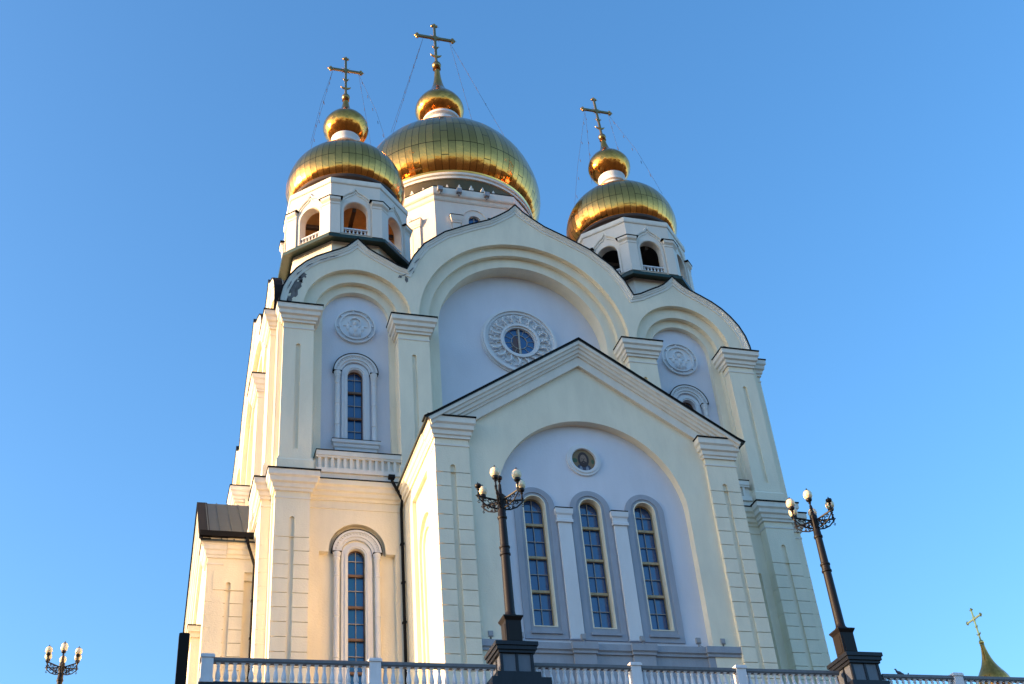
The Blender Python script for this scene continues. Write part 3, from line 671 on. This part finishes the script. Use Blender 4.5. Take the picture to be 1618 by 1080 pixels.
def bell_tower(cu, cy, ceil_mat, tilt=0, ceil=None):
    cx = C+cu; ap = 3.43; hf = ap*math.tan(PI/8)
    hs = lambda a: a*math.tan(PI/8)
    g = MB()
    for k in range(8):
        g.xf = octf(cx, cy, k)
        w_ = hf
        g.plate([(-w_, 44.3), (w_, 44.3), (w_, 48.5), (-w_, 48.5)], [arch(0, .68, 44.42, 46.12, 20)], -ap, -(ap-.45))
        g.plate(arch(0, .84, 44.42, 46.12, 20), [arch(0, .70, 44.44, 46.12, 20)], -(ap+.05), -(ap-.02))
        g.box(-hs(3.2), hs(3.2), -3.2, -3.0, 36, 44.31)
    g.xf = I3
    tw = build('bell_tower', g, TOWERC, cat)
    h = MB()                                        # ogee hood mouldings and top band
    for k in range(8):
        h.xf = octf(cx, cy, k)
        hp = [(-1.08, 46.3), (-1.02, 46.75), (-.82, 47.15), (-.5, 47.45), (-.2, 47.62), (0, 47.95)]
        h.sweep(mirror(hp), [(-.09, .0), (-.09, .07), (0, .09), (0.03, .0)], plane='face', base=-ap)
        hp2 = [(x*.86, 46.3+(z-46.3)*.82) for x, z in hp]
        h.sweep(mirror(hp2), [(-.05, .0), (-.05, .045), (0, .045), (0, .0)], plane='face', base=-ap)
    ang = [(-PI/2+PI/8+k*PI/4) for k in range(8)]
    def octp(a_): rr = a_/math.cos(PI/8); return [(cx+rr*math.cos(q), cy+rr*math.sin(q)) for q in ang]
    h.xf = I3
    h.sweep(octp(ap), [(.1, 48.15), (-.05, 48.15), (-.08, 48.22), (-.08, 48.5), (.1, 48.52)], closed=True)
    build('hood_moulding', h, TRIM, tw)
    # corner piers
    for k in range(8):
        p = MB()
        a = ang[k]; rr = ap/math.cos(PI/8)
        path = []
        for s_ in (-1, 1):
            t = a+s_*PI/8; nrm = (math.cos(t), math.sin(t)); tan_ = (-nrm[1]*s_*-1*-1, nrm[0]*s_)
            cor = (cx+rr*math.cos(a), cy+rr*math.sin(a))
            path.append((cor[0]+tan_[0]*.52*1, cor[1]+tan_[1]*.52*1))
        cor = (cx+rr*math.cos(a), cy+rr*math.sin(a))
        p.sweep([path[0], cor, path[1]], [(.05, 44.3), (-.14, 44.3), (-.14, 46.42), (-.17, 46.44), (-.17, 46.5), (-.14, 46.52), (-.14, 46.6), (-.2, 46.66), (-.26, 46.72), (-.28, 46.88), (.05, 46.9)])
        build('corner_pier', p, TOWERC, tw)
    for k in range(8):
        k_ = MB()
        a = ang[k]; rr = ap/math.cos(PI/8); cor = (cx+rr*math.cos(a), cy+rr*math.sin(a)); path = []
        for s_ in (-1, 1):
            t = a+s_*PI/8; nrm = (math.cos(t), math.sin(t)); tan_ = (-nrm[1]*s_*-1*-1, nrm[0]*s_); path.append((cor[0]+tan_[0]*.66, cor[1]+tan_[1]*.66))
        k_.sweep([path[0], cor, path[1]], [(.02, 46.905), (-.31, 46.905), (-.31, 46.94), (.02, 46.94)])
        build('flashing', k_, BLACK, tw)
    # sloping green skirt
    s = MB(); s.sweep(octp(3.3), [(.2, 44.0), (-.50, 43.82), (-.52, 44.02), (-.15, 44.34), (.2, 44.34)], closed=True); build('metal_skirt', s, ROOFG, tw)
    # little balustrades in the openings
    for k in range(8):
        bl = MB()
        bl.xf = octf(cx, cy, k); bl.box(-.68, .68, -(ap-.02), -(ap-.18), 44.80, 44.88); bl.box(-.68, .68, -(ap-.02), -(ap-.18), 44.40, 44.46)
        for i in range(6):
            x = -.55+i*.22; old = bl.xf; bl.xf = lambda a_, b_, c_, q=old, xx=x: q(xx+a_, -(ap-.1)+b_, c_); bl.lathe([(.05, 44.46), (.035, 44.52), (.06, 44.6), (.03, 44.72), (.05, 44.8)], n=6); bl.xf = old
        build('parapet', bl, WHITE, tw)
    # ceiling and beams
    c_ = MB(); c_.lathe([(3.3, 47.35), (3.3, 47.5)], cx, cy, 0, 8, False, phase=PI/8); c_.lathe([(3.22, 43.9), (3.22, 44.28)], cx, cy, 0, 8, False, phase=PI/8)
    for k in range(8):
        c_.xf = octf(cx, cy, k); w_ = hs(ap-.47)
        c_.plate([(-w_, 44.3), (w_, 44.3), (w_, 47.3), (-w_, 47.3)], [arch(0, .69, 44.42, 46.12, 16)], -(ap-.46), -(ap-.5))
    c_.xf = I3; build('timber_lining', c_, ceil_mat, tw)
    c_ = MB(); c_.box(cx-3, cx+3, cy-1.5, cy-1.28, 46.2, 46.45); c_.box(cx-3, cx+3, cy+1.1, cy+1.3, 46.2, 46.45); c_.box(cx-.1, cx+.1, cy-3, cy+3, 46.5, 46.75); c_.tube([(cx-.3, cy-2.6, 45.0), (cx+.2, cy-1.0, 47.3)], .09, 6)
    build('beam', c_, DARKW, tw)
    # ring under the dome
    r = MB(); r.lathe([(3.15, 48.5), (3.15, 48.9), (3.3, 49.0), (3.3, 49.2), (2.0, 49.2)], cx, cy, 0, 64); build('dome_soffit', r, DARKW, tw)
    r = MB(); r.lathe([(3.1, 49.08), (3.24, 49.1), (3.3, 49.2), (3.24, 49.3), (3.1, 49.33)], cx, cy, 0, 64); build('gilded_rim', r, GOLDP, tw)
    d = MB(); dome(d, SIDEP, cx, cy, 56, 4); build('dome', d, GOLD, tw)
    def tl(x, y, z):                                # slight real lean of the finial
        h_ = max(0, z-54.0)*math.tan(tilt); return (x-h_, y, z)
    n_ = MB(tl); n_.lathe([(.98, 53.3), (.98, 53.5), (.80, 53.62), (.78, 54.45), (.92, 54.5), (.92, 54.62), (.84, 54.66), (.84, 54.82), (.92, 54.98), (.92, 55.12), (.8, 55.14)], cx, cy, 0, 32); build('lantern_drum', n_, WHITE, tw)
    bb = MB(tl); bulb(bb, BULB, cx, cy, 54.9, 26); build('onion_cupola', bb, GOLDS, tw)
    cr = MB(tl); cross_mb(cr, cx, cy, 59.05, 61.6, 62.9, 1.12, 1.0); build('cross', cr, GOLDD, tw)
    cb = MB(tl)
    for sx, sy in ((-1, -1), (1, -1), (-1, 1), (1, 1)):
        cb.tube([(cx+sx*.85, cy, 61.5), (cx+sx*1.75, cy+sy*1.15, 57.0), (cx+sx*2.45, cy+sy*1.9, 52.55)], .008, 5)
        for q in (.12, .3, .46, .62, .78): 
            X_, Y_, Z_ = cx+sx*(.85+q*1.6), cy+sy*1.9*q, 61.5-q*8.95; cb.tube([(X_, Y_, Z_+.12), (X_+.02, Y_, Z_-.12)], .018, 5)
    build('guy_wire', cb, DARKW, tw)
bell_tower(-9.02, 54.43, SUNLITW, 0)
bell_tower(9.05, 54.5, DARKW, R(2.6))  # lining out of the sun, its shade painted as dark timber
# central drum and dome
def main_drum():
    cx, cy, ap = C, 63.75, 6.45
    hf = ap*math.tan(PI/8)
    g = MB()
    for k in range(8):
        g.xf = octf(cx, cy, k)
        g.plate([(-hf, 40.5), (hf, 40.5), (hf, 54.2), (-hf, 54.2)], [arch(0, .42, 49.5, 52.35, 16)], -ap, -(ap-.4))
        g.plate(arch(0, .92, 49.0, 52.42, 20), [arch(0, .80, 49.02, 52.42, 20)], -(ap+.06), -(ap-.01))
    dr = build('central_drum', g, TOWERC, cat)
    p = MB()
    for k in range(8):
        p.xf = octf(cx, cy, k)
        for x in (-1.28, 1.28):
            p.box(x-.27, x+.27, -(ap+.12), -(ap-.02), 44, 52.1)
            p.sweep([(x-.27, -(ap-.02)), (x-.27, -(ap+.12)), (x+.27, -(ap+.12)), (x+.27, -(ap-.02))], [(0, 51.9), (-.05, 51.9), (-.05, 52.0), (-.1, 52.1), (-.14, 52.3), (-.16, 52.45), (0, 52.45)])
            p.box(x-.27, x+.27, -(ap+.13), -(ap-.02), 52.1, 52.44)
    build('drum_pilaster', p, TOWERC, dr)
    k_ = MB()
    for k in range(8):
        k_.xf = octf(cx, cy, k)
        for x in (-1.28, 1.28): k_.box(x-.45, x+.45, -(ap+.31), -(ap-.02), 52.455, 52.49)
    build('flashing', k_, BLACK, dr)
    for k in range(8):
        q = MB(octf(cx, cy, k)); q.plate(arch(0, .42, 49.5, 52.35, 16), [], -(ap-.22), -(ap-.26)); build('window_pane', q, GLASS, dr)
        q = MB(octf(cx, cy, k)); q.box(-.02, .02, -(ap-.18), -(ap-.225), 49.5, 52.75)
        for z in (50.3, 51.1, 51.9): q.box(-.42, .42, -(ap-.175), -(ap-.224), z, z+.04)
        build('muntin', q, MUNT, dr)
    ang = [(-PI/2+PI/8+k*PI/4) for k in range(8)]
    def octp(a_): rr = a_/math.cos(PI/8); return [(cx+rr*math.cos(q), cy+rr*math.sin(q)) for q in ang]
    c_ = MB(); c_.sweep(octp(ap), [(.3, 53.75), (-.04, 53.75), (-.10, 53.85), (-.14, 54.05), (-.24, 54.12), (-.28, 54.2), (-.28, 54.72), (.3, 54.75)], closed=True); build('drum_cornice', c_, TRIM, dr)
    k_ = MB(); k_.sweep(octp(ap), [(.3, 54.751), (-.31, 54.73), (-.31, 54.77), (.3, 54.80)], closed=True); build('flashing', k_, BLACK, dr)
    s = MB(); s.lathe([(6.2, 54.7), (5.98, 54.8), (5.98, 56.35), (6.02, 56.45)], cx, cy, 0, 72); build('upper_drum', s, OLIVE, dr)
    s = MB(); s.lathe([(5.9, 56.4), (6.1, 56.45), (6.1, 56.62), (6.03, 56.65), (6.03, 56.71), (6.16, 56.75), (6.16, 56.94), (5.8, 56.96)], cx, cy, 0, 72); build('drum_ring', s, TRIM, dr)
    t = MB()
    for i in range(48):                                  # row of little trefoil finials
        a = 2*PI*i/48; old = lambda x, y, z, a=a: (cx+(5.95-y)*math.cos(a)-x*.75*math.sin(a), cy+(5.95-y)*math.sin(a)+x*.75*math.cos(a), 54.8+(z-54.8)*.92)
        t.xf = old; t.plate([(-.16, 54.8), (.16, 54.8), (.13, 55.25), (.20, 55.34), (.20, 55.46), (.10, 55.5), (.09, 55.64), (.0, 55.78), (-.09, 55.64), (-.10, 55.5), (-.20, 55.46), (-.20, 55.34), (-.13, 55.25)], [], -.32, -.22)
    t.xf = I3; build('finial_row', t, TRIM, dr)
    for x in (-2.35, -1.05, .85):
        f = MB(F); f.box(x-.17, x+.17, 63.75-ap-.55, 63.75-ap-.29, 54.28, 54.6); f.box(x-.05, x+.05, 63.75-ap-.4, 63.75-ap-.28, 54.1, 54.3); build('floodlight', f, FIXT, dr)
    r = MB(); r.lathe([(5.95, 56.9), (5.98, 57.05), (6.05, 57.1)], cx, cy, 0, 72, caps=False); r.lathe([(6.0, 56.98), (6.12, 57.02), (6.16, 57.12), (6.06, 57.2)], cx, cy, 0, 72, caps=False); build('gilded_rim', r, GOLDP, dr)
    MP = [(6.08,57.12),(6.45,57.5),(6.76,58.3),(6.90,59.2),(6.74,60.3),(6.3,61.65),(5.5,63.0),(4.2,64.35),(2.65,65.35),(1.25,65.8)]
    d = MB(); dome(d, MP, cx, cy, 84, 5); build('dome', d, GOLD, dr)
    nk = MB(); nk.lathe([(1.5, 65.5), (1.5, 65.9), (1.2, 66.1), (1.18, 67.2), (1.38, 67.3), (1.38, 67.5), (1.24, 67.55), (1.24, 67.75), (1.46, 67.85), (1.46, 68.05), (1.1, 68.15)], cx, cy, 0, 36); build('lantern_drum', nk, WHITE, dr)
    bb = MB(); bulb(bb, BULBC, cx-.1, cy, 68.12, 30); build('onion_cupola', bb, GOLDS, dr)
    cr = MB(); cross_mb(cr, cx-.12, cy, 74.45, 77.75, 79.45, 1.65, 1.38); build('cross', cr, GOLDD, dr)
    cb = MB()
    for sx, sy in ((-1, -1), (1, -1), (-1, 1), (1, 1)):
        cb.tube([(cx+sx*1.1, cy, 77.6), (cx+sx*4.6, cy+sy*2.6, 63.4)], .011, 5)
        for q in (.15, .22, .32, .45, .6): X_, Y_, Z_ = cx+sx*(1.1+q*3.5), cy+sy*2.6*q, 77.6-q*14.2; cb.tube([(X_, Y_, Z_+.12), (X_+.02, Y_, Z_-.12)], .018, 5)
    build('guy_wire', cb, DARKW, dr)
main_drum()
# ------------------------------------------------------------------ balustrades
BY = 38.75; BZ = 14.15; RT = 14.98
bal_mb = MB(); bal_mb.box(-.07, .07, -.07, .07, 0, .07); bal_mb.lathe([(.072, .07), (.06, .10), (.08, .14), (.088, .20), (.078, .29), (.054, .42), (.042, .50), (.058, .535), (.058, .56), (.045, .58), (.045, .60), (.066, .63)], n=10); bal_mb.box(-.068, .068, -.068, .068, .63, .69)
BALME = None
def run(x0, x1, y, posts, label, zo=0):
    global BALME
    e = empty('balustrade', ((x0+x1)/2, y, BZ-.75), label, 'balustrade', 'balustrade runs along the terrace edge')
    r = MB(); r.box(x0, x1, y-.12, y+.12, RT-.11+zo, RT+zo); r.box(x0, x1, y-.09, y+.09, RT-.15+zo, RT-.11+zo); build('rail', r, RAIL, e)
    r = MB(); r.box(x0, x1, y-.17, y+.2, BZ-.75, BZ+zo-.02); r.box(x0, x1, y-.13, y+.13, BZ-.02+zo, BZ+.03+zo); build('kerb', r, GRAN, e)
    for px in posts:
        p = MB(); p.box(px-.19, px+.19, y-.17, y+.17, BZ+zo, RT-.02+zo); p.box(px-.23, px+.23, y-.21, y+.21, RT-.02+zo, RT+.06+zo); p.box(px-.205, px+.205, y-.185, y+.185, RT+.06+zo, RT+.10+zo); p.box(px-.22, px+.22, y-.2, y+.2, BZ+zo-.01, BZ+.1+zo); build('post', p, BALW, e)
    edges = [x0] + sorted(posts) + [x1]; 
    for a, b_ in zip(edges[:-1], edges[1:]):
        L_ = b_-a
        if L_ < .5: continue
        pa = .23 if a in posts else 0; pb = .23 if b_ in posts else 0
        n = max(1, round((L_-pa-pb)/.262)); st = (L_-pa-pb)/n
        for i in range(n):
            x = a+pa+st*(i+.5)
            if BALME is None: o = build('baluster', bal_mb, BALW, e); BALME = o.data
            else: o = bpy.data.objects.new('baluster', BALME); COL.objects.link(o); o.parent = e
            o.location = Vector((x, y, BZ+.02+zo)) - LOC[e.name]
# ------------------------------------------------------------------ street lamps and plinths
def plinth(x, y, z0, label, h=1.0):
    e = empty('lamp_plinth', (x, y, 13.4), label, 'plinth', 'granite plinths under the street lamps')
    g = MB(); g.box(x-1.05, x+1.05, y-1.0, y+1.0, 13.4, z0-1.36); g.box(x-.78, x+.78, y-.75, y+.75, z0-1.36, z0-1.08)
    for sx in (-1, 1):
        for sy in (-1, 1): g.box(x+sx*.55-.05, x+sx*.55+.05, y+sy*.55-.05, y+sy*.55+.05, z0-1.08, z0-.38)
        g.box(x-.045, x+.045, y+sx*.57-.025, y+sx*.57+.025, z0-1.08, z0-.38); g.box(x+sx*.57-.025, x+sx*.57+.025, y-.045, y+.045, z0-1.08, z0-.38)
    g.box(x-.66, x+.66, y-.66, y+.66, z0-.38, z0-.28); g.box(x-.72, x+.72, y-.72, y+.72, z0-.28, z0-.14); g.box(x-.77, x+.77, y-.77, y+.77, z0-.139, z0)
    build('plinth_frame', g, GRAN, e)
    g = MB(); g.box(x-.56, x+.56, y-.56, y+.56, z0-1.07, z0-.39); build('plinth_panel', g, GRAN2, e)
def lamp(loc, rot, label, bare=()):
    x = y = 0
    e = empty('street_lamp', loc, label, 'street lamp', 'multi globe street lamps'); e.rotation_euler.z = rot; e.scale = (1.03, 1.03, 1.062)
    L0 = Vector(loc)
    def bl(nm, mb, mt_, par=e): 
        o = build(nm, mb, mt_, None); o.parent = par; o.location = (0, 0, 0); return o
    g = MB(); g.box(-.28, .28, -.28, .28, 0, .9); g.box(-.33, .33, -.33, .33, 0, .1); g.lathe([(.40, .88), (.40, .90), (.50, 1.02), (.50, 1.06), (.2, 1.10)], 0, 0, 0, 4, False, phase=PI/4)
    for s_ in (-1, 1): g.box(-.2, .2, s_*.28, s_*.295, .2, .78); g.box(s_*.28, s_*.295, -.2, .2, .2, .78)
    o = bl('pedestal_box', g, BRONZE); o.rotation_euler.z = -rot
    g = MB(); g.lathe([(.24, 1.06), (.24, 1.14), (.19, 1.2), (.175, 1.3), (.16, 3.35), (.195, 3.38), (.195, 3.44), (.17, 3.47), (.17, 3.62), (.195, 3.65), (.195, 3.70), (.155, 3.74), (.14, 4.75), (.17, 4.78), (.18, 4.84), (.15, 4.9), (.13, 5.35), (.15, 5.45), (.15, 5.7), (.07, 5.8), (.055, 6.15)], n=20); bl('pole', g, BRONZE)
    def light(px, py, pz, globe):
        c_ = MB(); c_.lathe([(.025, -.12), (.06, -.05), (.035, 0), (.03, .12), (.06, .16), (.03, .2), (.10, .24), (.125, .30), (.115, .35), (.06, .36)], px, py, pz, 12)
        if not globe: c_.lathe([(.11, .345), (.04, .38), (.01, .46)], px, py, pz, 8)
        o_ = bl('lamp_cup', c_, IRON)
        if globe:
            q = MB(); q.lathe([(.09, .34), (.145, .385), (.178, .46), (.18, .53), (.155, .62), (.10, .675)], px, py, pz, 18); bl('globe', q, LAMPG)
            q = MB(); q.lathe([(.11, .67), (.085, .70), (.03, .715), (.025, .745), (.01, .80)], px, py, pz, 10); bl('globe_cap', q, IRON)
    for i in range(6):
        a = i*PI/3; ca, sa = math.cos(a), math.sin(a)
        rot_ = lambda u, v, z, ca=ca, sa=sa: (u*ca-v*sa, u*sa+v*ca, z)
        g = MB(rot_)
        g.tube([(.1, 0, 5.50), (.88, 0, 5.62)], .036, 6)
        g.tube([(.1, 0, 5.16), (.35, 0, 5.19), (.62, 0, 5.31), (.82, 0, 5.50), (.9, 0, 5.6)], .028, 6)
        for (cx_, cz_, r_) in ((.24, 5.37, .11), (.30, 5.25, .055), (.44, 5.43, .09), (.46, 5.29, .05), (.62, 5.48, .07)):   # scrolls
            g.tube([(cx_+r_*(1-.05*k)*math.cos(k*.6), 0, cz_+r_*(1-.05*k)*math.sin(k*.6)) for k in range(13)], .019, 5)
        g.tube([(.82, 0, 5.46), (.90, 0, 5.40), (.86, 0, 5.34), (.81, 0, 5.38)], .016, 5)
        g.tube([(.84, 0, 5.6), (.96, 0, 5.64)], [.04, .02], 6); g.lathe([(.03, 5.5), (.05, 5.6), (.03, 5.68)], .85, 0, 0, 8)
        bl('arm_bracket', g, IRON)
        light(.85*ca, .85*sa, 5.72, i not in bare)
    light(0, 0, 6.12, 6 not in bare)
    return e
# mid lamp: arms at -110.. etc. ; index i has angle i*60 + rot
LY = 38.75
plinth(12.32, LY, 15.56, 'dark granite plinth in front of the church porch, under the middle lamp')
plinth(25.95, LY, 15.56, 'dark granite plinth at the right end of the church front, under the right lamp')
lamp((12.40, LY, 15.56), R(3), 'dark iron street lamp standing before the porch windows, some of its globes missing', bare=(3, 1, 6))
lamp((25.72, LY, 15.56), R(-4), 'dark iron street lamp standing against the sky right of the cathedral front', bare=(5+0,))
lamp_far = lamp((-3.55, 57.0, 16.4), R(33), 'distant globe street lamp at far left, only its head rising into view', bare=())
lamp_far.scale = (.88, .88, .90)
plinth(-3.55, 57.0, 16.4, 'granite plinth under the distant lamp farthest left')
run(1.75, 11.6, 38.45, [1.98, 7.42], 'white balustrade with grey rail below the left tower, ending at a corner post', zo=-.16)
run(13.1, 25.2, 38.9, [16.95, 21.1], 'white balustrade between the two granite plinths, in front of the porch', zo=.12)
run(26.8, 46, 38.55, [30.1, 38.0, 44.0], 'white balustrade right of the cathedral, two birds on its rail', zo=-.08)
# black pylon at the left end
g = MB(); g.box(1.03, 1.36, 37.95, 38.3, 12.2, 15.44); g.box(1.06, 1.33, 37.98, 38.27, 15.44, 15.47); tag(build('stone_pylon', g, BLACK), 'narrow black upright slab at the left end of the white balustrade', 'pylon')
# birds on the rail
def pigeon(x, y, z, rz, k, label):
    e = MB(); ca, sa = math.cos(rz), math.sin(rz)
    e.xf = lambda a, b_, c_: (x+(a*ca-b_*sa)*k, y+(a*sa+b_*ca)*k, z+c_*k)
    e.tube([(-.20, 0, .05), (-.12, 0, .07), (-.06, 0, .09), (.02, 0, .11), (.07, 0, .15), (.09, 0, .20), (.10, 0, .24), (.13, 0, .255), (.165, 0, .245)], [.012, .03, .06, .07, .052, .032, .036, .028, .004], 10)
    e.tube([(0, .025, 0), (0, .02, .06)], .008, 5); e.tube([(0, -.025, 0), (0, -.02, .06)], .008, 5)
    tag(build('bird', e, PIGEONM), label, 'bird', 'birds on the rail')
pigeon(27.62, 38.55, RT-.08, R(170), .95, 'dark grey bird with raised head on the rail beside the right granite plinth')
pigeon(28.05, 38.66, RT-.13, R(20), .75, 'smaller low bird on the rail, farther right of the other bird')
# ------------------------------------------------------------------ chapel at the far right
cx, cy = 49.45, 60.0
ch = empty('chapel', (cx, cy, 13.4), 'small chapel at far right with a gilded onion dome and cross rising behind the balustrade', 'chapel')
g = MB(); g.lathe([(3.6, 13.4), (3.6, 18.6), (3.8, 18.7), (3.8, 18.95)], cx, cy, 0, 8, False, phase=PI/8); build('wall', g, CREAM, ch)
g = MB(); g.lathe([(3.9, 18.95), (.9, 20.6)], cx, cy, 0, 8, False, phase=PI/8); build('roof', g, ROOFG, ch)
g = MB(); g.lathe([(.8, 20.4), (.8, 21.75), (.92, 21.8), (.92, 21.95), (.8, 22.0)], cx, cy, 0, 24); build('drum', g, WHITE, ch)
g = MB(); bulb(g, [(.7, 21.95), (.98, 22.3), (1.08, 22.7), (.98, 23.15), (.70, 23.55), (.42, 24.0), (.25, 24.5), (.16, 24.95), (.11, 25.35)], cx, cy, 0, 24); build('dome', g, GOLDS, ch)
g = MB(lambda a, b_, c_: (cx+(b_-cy), cy-(a-cx), c_)); cross_mb(g, cx, cy, 25.42, 26.95, 27.65, .78, .62); build('cross', g, GOLDP, ch)
